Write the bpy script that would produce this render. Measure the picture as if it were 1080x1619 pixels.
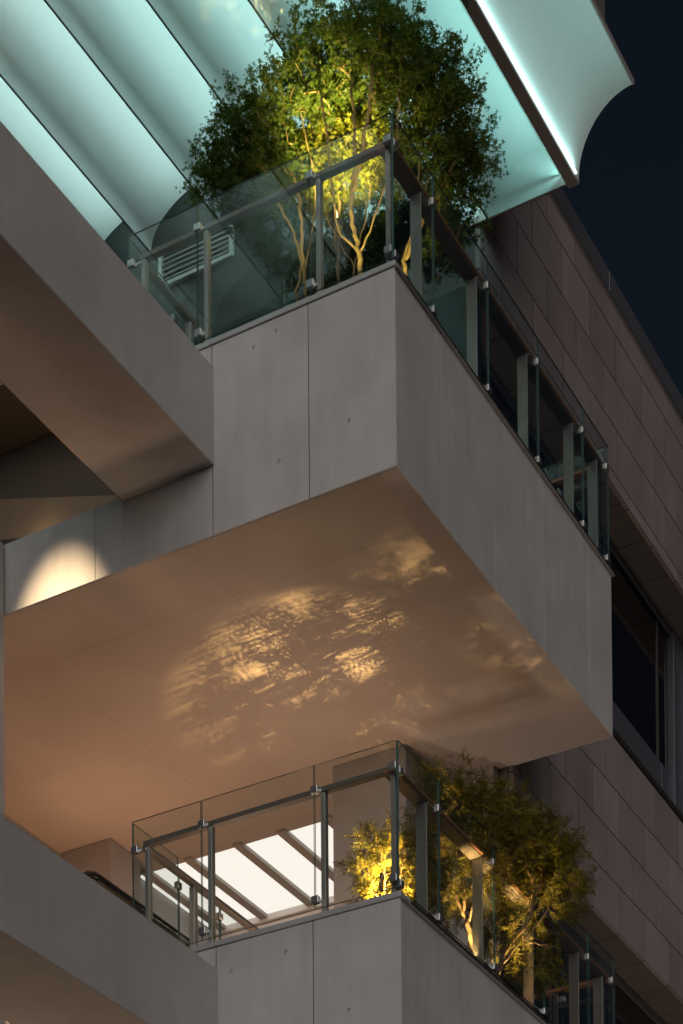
import bpy, bmesh, math, random
import numpy as np
from mathutils import Vector, Matrix

for o in list(bpy.data.objects):
    bpy.data.objects.remove(o)
sc = bpy.context.scene
COL = sc.collection
rad = math.radians
# heights are written relative to the coping of the upper terrace, Z0 metres above the street
Z0 = 15.72

# ------------------------------------------------------------------ camera
yaw, pitch, roll = rad(-29.312), rad(1.246), rad(-0.472)
fw = Vector((math.sin(yaw)*math.cos(pitch), math.cos(yaw)*math.cos(pitch), math.sin(pitch)))
ri = Vector((math.cos(yaw), -math.sin(yaw), 0))
up = ri.cross(fw)
r2 = ri*math.cos(roll) + up*math.sin(roll)
u2 = up*math.cos(roll) - ri*math.sin(roll)
cam = bpy.data.cameras.new('camera')
cam.sensor_fit = 'VERTICAL'
cam.sensor_height = 36.0
cam.lens = 36.0*3420.45/1619
cam.shift_y = (2972.2-809.5)/1619
cam.clip_end = 3000
camo = bpy.data.objects.new('camera', cam)
COL.objects.link(camo)
camo.matrix_world = Matrix(((r2.x, u2.x, -fw.x, 8.339), (r2.y, u2.y, -fw.y, -16.0),
                            (r2.z, u2.z, -fw.z, -14.118+Z0), (0, 0, 0, 1)))
sc.camera = camo

# ------------------------------------------------------------------ night sky and town glow
SUN_AZ, SUN_EL = rad(148), rad(12)
w = bpy.data.worlds.new('World')
sc.world = w
w.use_nodes = True
nt = w.node_tree
sky = nt.nodes.new('ShaderNodeTexSky')
sky.sky_type = 'NISHITA'
sky.sun_disc = False
sky.sun_elevation = SUN_EL
sky.sun_rotation = SUN_AZ
bgn = nt.nodes['Background']
nt.links.new(sky.outputs[0], bgn.inputs[0])
bgn.inputs[1].default_value = 0.0046
sl = bpy.data.lights.new('sun', 'SUN')
sl.energy = 1.5
sl.angle = rad(78)
sl.color = (1.0, 0.93, 0.90)
so = bpy.data.objects.new('sun', sl)
COL.objects.link(so)
sd = Vector((math.sin(SUN_AZ)*math.cos(SUN_EL), math.cos(SUN_AZ)*math.cos(SUN_EL), math.sin(SUN_EL)))
so.rotation_euler = sd.to_track_quat('Z', 'Y').to_euler()
so.location = (20, -25, 30)

sc.view_settings.view_transform = 'Standard'
sc.view_settings.look = 'None'
sc.view_settings.exposure = 0
sc.view_settings.gamma = 1
sc.view_settings.use_curve_mapping = False
sc.render.engine = 'CYCLES'
sc.cycles.use_denoising = True
sc.cycles.max_bounces = 7
sc.cycles.diffuse_bounces = 4
sc.cycles.glossy_bounces = 4
sc.cycles.transparent_max_bounces = 24
sc.cycles.sample_clamp_indirect = 4.0
sc.cycles.caustics_reflective = False
sc.cycles.caustics_refractive = False

# ------------------------------------------------------------------ materials
MATS = {}
def nodes(name):
    m = bpy.data.materials.new(name)
    m.use_nodes = True
    MATS[name] = m
    return m, m.node_tree.nodes, m.node_tree.links, m.node_tree.nodes['Principled BSDF']

def surface(name, col, rough=0.7, metal=0.0, var=0.12, scale=1.2, fine=30.0, bump=0.05, stain=0.0, rnd=0.0, spec=0.5, stretch=None, bdist=0.004):
    """plain surface: two noises of colour variation, optional drip stains, per-object tint and fine relief"""
    m, n, l, p = nodes(name)
    p.inputs['Roughness'].default_value = rough
    p.inputs['Metallic'].default_value = metal
    p.inputs['Specular IOR Level'].default_value = spec
    geo = n.new('ShaderNodeNewGeometry')
    mp = n.new('ShaderNodeMapping')
    l.new(geo.outputs['Position'], mp.inputs[0])
    if stretch: mp.inputs['Scale'].default_value = stretch
    n1 = n.new('ShaderNodeTexNoise'); n1.inputs['Scale'].default_value = scale; n1.inputs['Detail'].default_value = 6
    n2 = n.new('ShaderNodeTexNoise'); n2.inputs['Scale'].default_value = fine; n2.inputs['Detail'].default_value = 4
    l.new(mp.outputs[0], n1.inputs['Vector']); l.new(mp.outputs[0], n2.inputs['Vector'])
    ad = n.new('ShaderNodeMath'); ad.operation = 'MULTIPLY_ADD'
    l.new(n2.outputs[0], ad.inputs[0]); ad.inputs[1].default_value = 0.35
    l.new(n1.outputs[0], ad.inputs[2])
    last = ad.outputs[0]
    if stain:
        ms = n.new('ShaderNodeMapping'); ms.inputs['Scale'].default_value = (5, 5, 0.35)
        l.new(geo.outputs['Position'], ms.inputs[0])
        n3 = n.new('ShaderNodeTexNoise'); n3.inputs['Scale'].default_value = 1.5; n3.inputs['Detail'].default_value = 5
        l.new(ms.outputs[0], n3.inputs['Vector'])
        a3 = n.new('ShaderNodeMath'); a3.operation = 'MULTIPLY_ADD'; a3.inputs[1].default_value = stain
        l.new(n3.outputs[0], a3.inputs[0]); l.new(last, a3.inputs[2]); last = a3.outputs[0]
    if rnd:
        oi = n.new('ShaderNodeObjectInfo')
        a4 = n.new('ShaderNodeMath'); a4.operation = 'MULTIPLY_ADD'; a4.inputs[1].default_value = rnd
        l.new(oi.outputs['Random'], a4.inputs[0]); l.new(last, a4.inputs[2]); last = a4.outputs[0]
    mid = 0.675 + 0.5*stain + 0.5*rnd
    mr = n.new('ShaderNodeMapRange')
    mr.inputs[1].default_value = mid-0.45; mr.inputs[2].default_value = mid+0.45
    mr.inputs[3].default_value = 1-var*1.8; mr.inputs[4].default_value = 1+var*1.8
    l.new(last, mr.inputs[0])
    mx = n.new('ShaderNodeVectorMath'); mx.operation = 'SCALE'
    mx.inputs[0].default_value = col
    l.new(mr.outputs[0], mx.inputs['Scale'])
    l.new(mx.outputs[0], p.inputs['Base Color'])
    if bump:
        b = n.new('ShaderNodeBump'); b.inputs['Strength'].default_value = bump; b.inputs['Distance'].default_value = bdist*5
        l.new(ad.outputs[0], b.inputs['Height']); l.new(b.outputs[0], p.inputs['Normal'])
    return m

def glass(name, tint, refl=1.0):
    m = bpy.data.materials.new(name); m.use_nodes = True; MATS[name] = m
    n, l = m.node_tree.nodes, m.node_tree.links
    n.clear()
    out = n.new('ShaderNodeOutputMaterial')
    tr = n.new('ShaderNodeBsdfTransparent'); tr.inputs[0].default_value = (*tint, 1)
    gl = n.new('ShaderNodeBsdfGlossy'); gl.inputs['Roughness'].default_value = 0.01; gl.inputs[0].default_value = (refl, refl, refl, 1)
    lw = n.new('ShaderNodeLayerWeight'); lw.inputs[0].default_value = 0.5
    pw = n.new('ShaderNodeMath'); pw.operation = 'POWER'; pw.inputs[1].default_value = 5.0
    l.new(lw.outputs['Facing'], pw.inputs[0])
    fr = n.new('ShaderNodeMath'); fr.operation = 'MULTIPLY_ADD'; fr.inputs[1].default_value = 0.94; fr.inputs[2].default_value = 0.055
    l.new(pw.outputs[0], fr.inputs[0])
    mx = n.new('ShaderNodeMixShader')
    l.new(fr.outputs[0], mx.inputs[0]); l.new(tr.outputs[0], mx.inputs[1]); l.new(gl.outputs[0], mx.inputs[2])
    l.new(mx.outputs[0], out.inputs[0])
    return m

def emit(name, col, s):
    m = bpy.data.materials.new(name); m.use_nodes = True; MATS[name] = m
    n, l = m.node_tree.nodes, m.node_tree.links
    n.clear()
    out = n.new('ShaderNodeOutputMaterial'); e = n.new('ShaderNodeEmission')
    e.inputs[0].default_value = (*col, 1); e.inputs[1].default_value = s
    l.new(e.outputs[0], out.inputs[0])
    return m

def leafmat(name, c1, c2, c3, trans=0.35):
    m, n, l, p = nodes(name)
    geo = n.new('ShaderNodeNewGeometry')
    rp = n.new('ShaderNodeValToRGB')
    l.new(geo.outputs['Random Per Island'], rp.inputs[0])
    e = rp.color_ramp.elements
    e[0].color = (*c1, 1); e[1].color = (*c3, 1)
    x = e.new(0.5); x.color = (*c2, 1)
    l.new(rp.outputs[0], p.inputs['Base Color'])
    p.inputs['Roughness'].default_value = 0.5
    p.inputs['Specular IOR Level'].default_value = 0.3
    t = n.new('ShaderNodeBsdfTranslucent'); l.new(rp.outputs[0], t.inputs[0])
    mx = n.new('ShaderNodeMixShader'); mx.inputs[0].default_value = trans
    l.new(p.outputs[0], mx.inputs[1]); l.new(t.outputs[0], mx.inputs[2])
    l.new(mx.outputs[0], n['Material Output'].inputs[0])
    return m

surface('plaster', (0.48, 0.468, 0.458), 0.85, var=0.125, scale=1.6, fine=45, bump=0.14, stain=0.55)
surface('beam_plaster', (0.42, 0.40, 0.385), 0.85, var=0.12, scale=1.2, fine=40, bump=0.10, stain=0.4)
surface('soffit_plaster', (0.42, 0.375, 0.34), 0.85, var=0.09, scale=0.9, fine=35, bump=0.06)
surface('joint', (0.09, 0.085, 0.08), 0.9, var=0.1)
surface('joint_dark', (0.03, 0.027, 0.027), 0.9, var=0.1)
surface('column_plaster', (0.42, 0.40, 0.39), 0.85, var=0.08, bump=0.05)
surface('core', (0.16, 0.15, 0.145), 0.9, var=0.1)
surface('coping_metal', (0.42, 0.43, 0.43), 0.45, 0.25, var=0.08, bump=0.01)
surface('dark_metal', (0.10, 0.095, 0.09), 0.38, 0.7, var=0.15, bump=0.01)
surface('steel', (0.40, 0.38, 0.36), 0.38, 0.55, var=0.12, scale=6, bump=0.01, stretch=(1, 1, 0.2))
surface('clamp_steel', (0.55, 0.55, 0.55), 0.28, 0.9, var=0.06, bump=0.0)
surface('timber', (0.30, 0.135, 0.055), 0.5, var=0.25, scale=3, fine=40, stretch=(8, 1, 8), bump=0.05)
surface('rail_plate', (0.20, 0.165, 0.145), 0.5, 0.3, var=0.12, bump=0.01)
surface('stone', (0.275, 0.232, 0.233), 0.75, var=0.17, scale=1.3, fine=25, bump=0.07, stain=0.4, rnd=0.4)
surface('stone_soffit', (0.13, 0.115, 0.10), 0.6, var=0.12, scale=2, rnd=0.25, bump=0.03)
surface('blue_metal', (0.17, 0.17, 0.20), 0.42, 0.5, var=0.08, bump=0.005)
surface('shell_white', (0.80, 0.80, 0.79), 0.55, var=0.035, scale=1.0, fine=12, bump=0.0)
surface('shell_edge', (0.10, 0.09, 0.085), 0.5, 0.4, var=0.1)
surface('canopy_beam', (0.34, 0.29, 0.28), 0.6, var=0.08, bump=0.02)
surface('rear_panel', (0.03, 0.033, 0.032), 0.28, 0.2, var=0.15, scale=1.5, bump=0.02)
surface('vent_paint', (0.72, 0.72, 0.70), 0.5, var=0.05, bump=0.0)
surface('floor_paving', (0.20, 0.185, 0.17), 0.7, var=0.15, scale=3)
surface('soil', (0.05, 0.04, 0.03), 0.95, var=0.3, scale=15)
surface('inner_white', (0.78, 0.75, 0.72), 0.7, var=0.03, bump=0.0)
surface('ceiling_rib', (0.36, 0.33, 0.30), 0.6, var=0.1, bump=0.02)
surface('bronze', (0.30, 0.22, 0.15), 0.42, 0.5, var=0.1, bump=0.0)
surface('dark_bronze', (0.10, 0.08, 0.062), 0.6, var=0.1, bump=0.0)
surface('black_rubber', (0.012, 0.012, 0.014), 0.18, var=0.1, bump=0.0)
surface('brass', (0.30, 0.25, 0.15), 0.3, 0.8, var=0.25, scale=8)
surface('asphalt', (0.05, 0.05, 0.052), 0.85, var=0.2, scale=0.5, fine=60)
surface('tower_clad', (0.15, 0.125, 0.125), 0.7, var=0.1, bump=0.03)
surface('bark', (0.25, 0.165, 0.06), 0.8, var=0.28, scale=14, fine=80, bump=0.25, stretch=(1, 1, 0.35))
surface('bark_dark', (0.24, 0.16, 0.09), 0.8, var=0.28, scale=14, fine=80, bump=0.25, stretch=(1, 1, 0.35))
m, n, l, p = nodes('window_glass')
p.inputs['Base Color'].default_value = (0.006, 0.006, 0.007, 1); p.inputs['Roughness'].default_value = 0.03
p.inputs['Specular IOR Level'].default_value = 0.6
glass('rail_glass', (0.945, 0.972, 0.962))
m, n, l, p = nodes('glass_edge')
p.inputs['Base Color'].default_value = (0.05, 0.12, 0.11, 1); p.inputs['Roughness'].default_value = 0.15
emit('light_panel', (1.0, 0.88, 0.80), 1.22)
emit('led_cyan', (0.7, 1.0, 0.95), 3.0)
emit('lamp_warm', (1.0, 0.72, 0.38), 12.0)
emit('lamp_white', (1.0, 0.85, 0.62), 6.0)
leafmat('maple_leaf', (0.04, 0.078, 0.012), (0.075, 0.12, 0.013), (0.12, 0.155, 0.015), 0.45)
leafmat('maple_leaf_lit', (0.09, 0.125, 0.013), (0.17, 0.18, 0.015), (0.26, 0.235, 0.018), 0.45)  # maple leaf again, colour brightened and yellowed to stand for lamplight
leafmat('ash_leaf', (0.075, 0.09, 0.013), (0.16, 0.15, 0.017), (0.25, 0.19, 0.02), 0.42)

# ------------------------------------------------------------------ builders
BASE = {}
def tag(o, label=None, cat=None, group=None, kind=None):
    if label: o['label'] = label
    if cat: o['category'] = cat
    if group: o['group'] = group
    if kind: o['kind'] = kind
    return o

def thing(name, label, cat, loc, group=None):
    o = bpy.data.objects.new(name, None)
    o.empty_display_size = 0.2
    COL.objects.link(o)
    o.location = (loc[0], loc[1], loc[2]+Z0)
    BASE[o.name] = Vector(loc)
    return tag(o, label, cat, group)

def link(name, me, parent, origin):
    """origin in scene heights; a child keeps its place relative to its parent"""
    o = bpy.data.objects.new(name, me)
    COL.objects.link(o)
    BASE[o.name] = Vector(origin)
    if parent is None:
        o.location = (origin[0], origin[1], origin[2]+Z0)
    else:
        o.parent = parent
        o.location = Vector(origin)-BASE[parent.name]
    return o

class MB:
    def __init__(s): s.bm = bmesh.new()
    def hexa(s, pts, mi=0):
        v = [s.bm.verts.new(q) for q in pts]
        for f in ((3, 2, 1, 0), (4, 5, 6, 7), (0, 1, 5, 4), (1, 2, 6, 5), (2, 3, 7, 6), (3, 0, 4, 7)):
            s.bm.faces.new([v[i] for i in f]).material_index = mi
        return s
    def box(s, x0, x1, y0, y1, z0, z1):
        return s.hexa([(x0, y0, z0), (x1, y0, z0), (x1, y1, z0), (x0, y1, z0), (x0, y0, z1), (x1, y0, z1), (x1, y1, z1), (x0, y1, z1)])
    def prism(s, prof, y0, y1, axis='Y'):
        """closed profile in (x, z) pushed along Y, or in (y, z) pushed along X"""
        def P(a, b, t): return (a, t, b) if axis == 'Y' else (t, a, b)
        A = [s.bm.verts.new(P(a, b, y0)) for a, b in prof]
        Bv = [s.bm.verts.new(P(a, b, y1)) for a, b in prof]
        k = len(prof)
        for i in range(k):
            s.bm.faces.new((A[i], A[(i+1) % k], Bv[(i+1) % k], Bv[i]))
        s.bm.faces.new(A[::-1]); s.bm.faces.new(Bv)
        return s
    def tube(s, pts, r, k=10, caps=True):
        pts = [Vector(q) for q in pts]
        rings = []
        ref = None
        for i, q in enumerate(pts):
            d = (pts[min(i+1, len(pts)-1)]-pts[max(i-1, 0)]).normalized()
            if ref is None: ref = d.orthogonal().normalized()
            a = (ref - d*ref.dot(d)).normalized(); ref = a
            b = d.cross(a)
            rr = r[i] if isinstance(r, (list, tuple)) else r
            rings.append([s.bm.verts.new(q+(a*math.cos(t)+b*math.sin(t))*rr) for t in [2*math.pi*j/k for j in range(k)]])
        for A, Bv in zip(rings, rings[1:]):
            for j in range(k):
                f = s.bm.faces.new((A[j], A[(j+1) % k], Bv[(j+1) % k], Bv[j])); f.smooth = True
        if caps:
            s.bm.faces.new(rings[0][::-1]); s.bm.faces.new(rings[-1])
        return s
    def bevel(s, w=0.004, seg=1):
        bmesh.ops.bevel(s.bm, geom=list(s.bm.edges), offset=w, segments=seg, affect='EDGES', clamp_overlap=True)
        return s
    def build(s, name, mat, parent=None, origin=None, smooth=False):
        bmesh.ops.recalc_face_normals(s.bm, faces=list(s.bm.faces))
        if origin is None:
            origin = BASE[parent.name] if parent is not None else (0, 0, 0)
        off = Vector(origin)
        for v in s.bm.verts: v.co -= off
        me = bpy.data.meshes.new(name)
        if smooth:
            for f in s.bm.faces: f.smooth = True
        s.bm.to_mesh(me); s.bm.free()
        for q in (mat if isinstance(mat, (list, tuple)) else [mat]):
            me.materials.append(MATS[q])
        return link(name, me, parent, origin)

CACHE = {}
def piece(name, x0, x1, y0, y1, z0, z1, mat, parent, bev=0.004):
    """a bevelled slab; alike slabs share one mesh"""
    sz = (round(x1-x0, 4), round(y1-y0, 4), round(z1-z0, 4))
    key = (sz, mat, bev)
    if key not in CACHE:
        b = MB().box(-sz[0]/2, sz[0]/2, -sz[1]/2, sz[1]/2, -sz[2]/2, sz[2]/2)
        if bev: b.bevel(bev)
        bmesh.ops.recalc_face_normals(b.bm, faces=list(b.bm.faces))
        me = bpy.data.meshes.new(name); b.bm.to_mesh(me); b.bm.free(); me.materials.append(MATS[mat])
        CACHE[key] = me
    return link(name, CACHE[key], parent, ((x0+x1)/2, (y0+y1)/2, (z0+z1)/2))

def pane(x0, x1, y0, y1, z0, z1, parent, name='glass_pane'):
    b = MB().box(x0, x1, y0, y1, z0, z1)
    d = (x1-x0, y1-y0, z1-z0); thin = d.index(min(d))
    for f in b.bm.faces:
        f.normal_update()
        f.material_index = 0 if abs(f.normal[thin]) > 0.9 else 1
    return b.build(name, ['rail_glass', 'glass_edge'], parent, origin=((x0+x1)/2, (y0+y1)/2, z0))

def lamp(kind, name, loc, energy, col, parent, target=None, **kw):
    L = bpy.data.lights.new(name, kind)
    L.energy = energy; L.color = col
    for k, v in kw.items(): setattr(L, k, v)
    o = link(name, L, parent, loc)
    if target is not None:
        o.rotation_euler = (Vector(target)-Vector(loc)).to_track_quat('-Z', 'Y').to_euler()
    return o

# ------------------------------------------------------------------ ground
g = MB().box(-400, 400, -400, 400, -Z0-0.5, -Z0).build('ground', 'asphalt', None, (0, 0, -Z0))
tag(g, kind='structure')

# ------------------------------------------------------------------ the two balcony boxes
H = 5.40
HB = 1.765
def balcony(dz, label, holes):
    t = thing('balcony', label, 'balcony', (0, 0, dz-HB), 'stacked balcony boxes')
    P = lambda *a: piece(*a)
    gap = 0.0014
    # front skin: full height right of the beam, low strip under the stair pit
    xs = [0, -0.85, -1.84, -2.806]
    for a, b in zip(xs[1:], xs):
        piece('front_panel', a+gap, b-gap if b else 0.0, 0.0, 0.02, dz-HB, dz-0.052, 'plaster', t, 0.006)
    for a, b in zip([-3.12, -4.40, -6.2, -8.6], [-2.806, -3.12, -4.40, -6.2]):
        piece('front_panel', a+gap, b-gap, 0.0, 0.02, dz-HB, dz-1.09, 'plaster', t, 0.006)
    ys = [0.0205, 0.86, 1.97, 3.08, 4.20, 4.82]
    for a, b in zip(ys, ys[1:]):
        piece('side_panel', -0.02, 0.0-0.001, a+0.0008, b-0.0008, dz-HB, dz-0.052, 'plaster', t, 0.002)
    piece('end_panel', -1.145, -0.0205, 4.80, 4.82, dz-HB, dz-0.052, 'plaster', t, 0.005)
    MB().box(-0.018, -0.003, 0.03, 4.81, dz-HB+0.01, dz-0.06).build('joint_backing', 'joint', t)  # dark sheet put in so the panel seams catch no light
    MB().box(-2.79, -0.012, 0.003, 0.018, dz-HB+0.01, dz-0.06).build('joint_backing', 'joint', t)
    # soffit skin
    xs = [-0.0205, -2.15, -4.31, -6.43]
    yy = [0.0205, 0.83, 2.49, 4.15, 4.7995]
    for i, (b, a) in enumerate(zip(xs, xs[1:])):
        for c, d in zip(yy, yy[1:]):
            piece('soffit_panel', a+0.0004, b-0.0004, c+0.0004, d-0.0004, dz-HB+0.001, dz-HB+0.05, 'soffit_plaster', t, 0.0008)
    # structural core, floor
    b = MB().box(-2.80, -0.021, 0.021, 4.799, dz-HB+0.052, dz-0.16)
    b.build('core', 'core', t)
    MB().box(-8.6, -2.80, 0.021, 4.69, dz-HB+0.052, dz-1.12).build('core', 'core', t)
    MB().box(-8.6, -2.80, 2.25, 4.69, dz-1.12, dz-0.16).build('core', 'core', t)
    MB().box(-2.80, -0.021, 0.021, 4.799, dz-0.158, dz-0.10).build('floor', 'floor_paving', t)
    MB().box(-8.6, -2.802, 2.25, 4.69, dz-0.158, dz-0.10).build('floor', 'floor_paving', t)
    # metal copings
    for a, bx in zip([-0.86, -1.86, -2.80], [0.012, -0.864, -1.864]):
        piece('coping', a, bx, -0.014, 0.17, dz-0.05, dz, 'coping_metal', t, 0.004)
    for a, bx in zip([0.172, 1.97, 3.08], [1.966, 3.076, 4.87]):
        piece('coping', -0.17, 0.014, a, bx, dz-0.05, dz, 'dark_metal', t, 0.004)
    piece('coping', -1.14, -0.174, 4.69, 4.835, dz-0.05, dz, 'dark_metal', t, 0.004)
    piece('drip_rail', -0.01, 0.030, 0.0, 4.86, dz-0.062, dz-0.052, 'steel', t, 0.002)
    # small plugged formwork holes in the plaster
    for x, z in holes:
        b = MB()
        pts = [(x+0.011*math.cos(q), -0.0015, dz+z+0.016*math.sin(q)) for q in [2*math.pi*j/12 for j in range(10)]]
        b.tube(pts, 0.0028, 5)
        b.build('tie_hole', 'joint', t)
    return t
balcony(0.0, 'upper grey balcony box with leaf shadows thrown on its underside', [(-1.40, -0.23), (-1.17, -0.17), (-1.15, -1.33), (-0.45, -1.22)])
balcony(-H, 'lower grey balcony box below the leaf-shadowed soffit, cut by bottom edge', [(-1.68, -0.30), (-1.12, -0.26), (-0.5, -0.9)])

# ------------------------------------------------------------------ cantilever beams carrying the stair flights, and the pier at the far left
def beam(dz, label):
    t = thing('cantilever_beam', label, 'beam', (-2.3, 0, dz-1.14), 'plaster beams running out toward the street')
    b = MB().box(-2.806, -1.82, -9.0, -0.002, dz-1.14, dz-0.25).bevel(0.008)
    b.build('beam_body', 'beam_plaster', t)
    b = MB().box(-2.79, -1.83, -9.0, -0.30, dz-0.249, dz-0.235).bevel(0.003)
    b.build('cap_flashing', 'coping_metal', t)
    MB().box(-2.815, -2.808, -9.0, -0.01, dz-1.13, dz-0.26).build('edge_strip', 'dark_metal', t)
    return t
beam(0.0, 'brown-bottomed plaster beam at upper left under the canopy')
beam(-H, 'grey plaster beam at lower left below the black escalator rail')
pier = MB().box(-5.2, -4.15, -0.62, -0.02, -Z0, -1.10).bevel(0.01)
pier = pier.build('pier', 'column_plaster', None, (-4.7, -0.3, -Z0))
tag(pier, 'narrow grey pier running down the left picture edge', 'pier')

# ------------------------------------------------------------------ stone building behind
t = thing('stone_building', 'dark brown stone-clad building behind the balconies at right', 'building', (-3, 10, -Z0))
XS = -1.15
YE = 14.6
def stone_rows(rows, ystart):
    for z0, z1, ph in rows:
        y = ph
        while y > ystart: y -= 0.81
        while y < YE:
            a, b = max(y, ystart), y+0.81
            if b-a > 0.06:
                piece('stone_panel', XS-0.06, XS, a+0.0085, b-0.0085, z0+0.0085, z1-0.0085, 'stone', t, 0.0015)
            y += 0.81
def cladding(dz, top_rows, sub):
    stone_rows(top_rows, sub)
def storey(dz, ys):
    """soffit, window band and upstand below the stone band whose lower edge is at z = dz"""
    y = 4.14+0.01
    zs = dz
    k = ys
    while k < YE:
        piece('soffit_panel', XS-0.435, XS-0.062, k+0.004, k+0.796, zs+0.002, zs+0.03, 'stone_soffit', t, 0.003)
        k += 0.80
    MB().box(XS-0.50, XS-0.437, ys, YE, zs-0.10, zs+0.03).build('fascia', 'blue_metal', t)
    # window panes
    k = 4.95
    ends = [4.95, 6.85, 8.80, 10.42, 10.80]
    for a, b in zip(ends, ends[1:]):
        w_ = piece('window', XS-0.52, XS-0.47, a+0.03, b-0.03, zs-1.95, zs-0.102, 'window_glass', t, 0.002)
        for q in (a, ):
            piece('window_frame', XS-0.53, XS-0.455, q-0.03, q+0.03, zs-1.95, zs-0.102, 'dark_metal', w_, 0.003)
    piece('pilaster', XS-0.5, XS-0.40, 10.86, 11.22, zs-3.0, zs-0.002, 'blue_metal', t, 0.004)
    piece('pilaster', XS-0.5, XS-0.33, 11.225, 12.6, zs-3.0, zs-0.002, 'blue_metal', t, 0.004)
    ends = [4.95, 7.3, 10.50, 10.85]
    for a, b in zip(ends, ends[1:]):
        piece('upstand', XS-0.5, XS-0.45, a+0.003, b-0.003, zs-3.0, zs-1.952, 'blue_metal', t, 0.003)
    piece('window_sill', XS-0.46, XS+0.03, 4.14, 12.55, zs-3.04, zs-3.002, 'dark_metal', t, 0.003)
a, b = 5.078, 5.486
up_rows = [(3.02, 3.18, a), (3.18, 3.755, b), (3.755, 4.335, a), (4.335, 4.91, b), (4.91, 5.25, a)]
lo_rows = [(-0.67, -0.045, 5.83), (-1.24, -0.67, 6.247), (-1.80, -1.24, 5.83), (-2.36, -1.80, 6.247)]
lo2 = [(-6.07, -5.445, 5.83), (-6.64, -6.07, 6.247), (-7.20, -6.64, 5.83), (-7.76, -7.20, 6.247)]
stone_rows(up_rows, 4.14)
stone_rows(lo_rows, 4.84)
stone_rows(lo2, 4.84)
for z0, z1, y0 in ((3.03, 5.235, 4.15), (-2.35, -0.055, 4.85), (-7.75, -5.455, 4.85)):
    MB().box(XS-0.055, XS-0.004, y0, YE-0.01, z0, z1).build('joint_backing', 'joint_dark', t)  # dark sheet behind the gaps stands for shade in the open joints
storey(3.02, 4.15)
storey(-2.36, 4.70)
for a, b in zip([4.14, 7.64, 11.1], [7.635, 11.09, 14.6]):
    piece('coping', XS-0.5, XS+0.04, a, b, 5.252, 5.50, 'blue_metal', t, 0.006)
    piece('flashing', XS-0.06, XS+0.02, a, b, 5.238, 5.251, 'steel', t, 0.002)
MB().box(-9, XS-0.066, 5.0, 40, 3.052, 5.24).build('core', 'core', t)
MB().box(-9, XS-0.066, 4.16, 5.0, 3.052, 3.6).build('core', 'core', t)
MB().box(-9, XS-0.54, 6.6, 40, -1.7, 3.05).build('core', 'core', t)
MB().box(-1.9, XS-0.54, 4.90, 6.6, -0.1, 3.05).build('core', 'core', t)
MB().box(-1.9, XS-0.066, 4.84, 30, -2.33, -0.05).build('core', 'core', t)
MB().box(-9, XS-0.54, 6.6, 40, -Z0, -1.7).build('core', 'core', t)
MB().box(-1.9, XS-0.54, 4.90, 6.6, -5.45, -2.33).build('core', 'core', t)
MB().box(-9, XS-0.066, 4.84, 30, -Z0, -5.45).build('core', 'core', t)
MB().box(-9, XS-0.001, YE+0.01, 40, -Z0, 5.24).build('far_wall', 'stone', t)

# ------------------------------------------------------------------ recess behind the lower terrace
ZL = -H
rw = thing('recessed_facade', 'smooth lit walls around the recess behind the lower terrace', 'building', (-4, 4, ZL-0.1))
MB().box(-2.81, -1.93, 3.86, 4.70, ZL-0.098, -HB-0.001).bevel(0.006).build('wall', 'column_plaster', rw)
MB().box(-1.95, -1.32, 4.702, 4.835, ZL-0.098, -HB-0.001).build('wall', 'column_plaster', rw)
MB().box(-2.81, -1.95, 4.702, 6.59, ZL-0.098, -HB-0.001).build('wall', 'column_plaster', rw)
MB().box(-6.7, -6.43, 0.125, 4.5, ZL-1.0, -HB+0.9).build('wall', 'column_plaster', rw)
MB().box(-6.43, -5.72, 3.90, 4.5, ZL-0.098, -HB-0.001).bevel(0.006).build('wall', 'column_plaster', rw)
MB().box(-6.43, -5.98, 4.5, 6.58, ZL-0.098, -HB-0.001).build('wall', 'column_plaster', rw)
MB().box(-5.98, -2.81, 6.45, 6.58, ZL-0.098, -HB-0.06).build('wall', 'inner_white', rw)
MB().box(-6.43, -2.81, 4.70, 6.58, ZL-0.16, ZL-0.098).build('floor', 'floor_paving', rw)
MB().box(-8.6, -1.95, 3.95, 4.83, -Z0, ZL-HB-0.01).build('wall', 'plaster', rw)

cl = thing('luminous_ceiling', 'bright white lit ceiling with brown ribs seen through lower railing', 'ceiling light', (-4.4, 5.6, -HB))
ribs = [-5.82, -5.22, -4.55, -3.97, -3.37]
ex = [-5.98]+[q for r_ in ribs for q in (r_-0.055, r_+0.055)]+[-2.82]
for a, b in zip(ex[0::2], ex[1::2]):
    MB().box(a+0.002, b-0.002, 4.72, 6.40, -HB+0.015, -HB+0.04).build('light_panel', 'light_panel', cl)
for q in ribs:
    piece('rib', q-0.055, q+0.055, 4.71, 6.42, -HB-0.03, -HB+0.05, 'ceiling_rib', cl, 0.004)
MB().box(-6.4, -2.82, 4.70, 6.5, -HB+0.06, -HB+0.2).build('backing', 'inner_white', cl)
MB().box(-5.98, -2.82, 6.40, 6.449, -HB-0.06, -HB+0.05).build('edge_trim', 'inner_white', cl)

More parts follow.
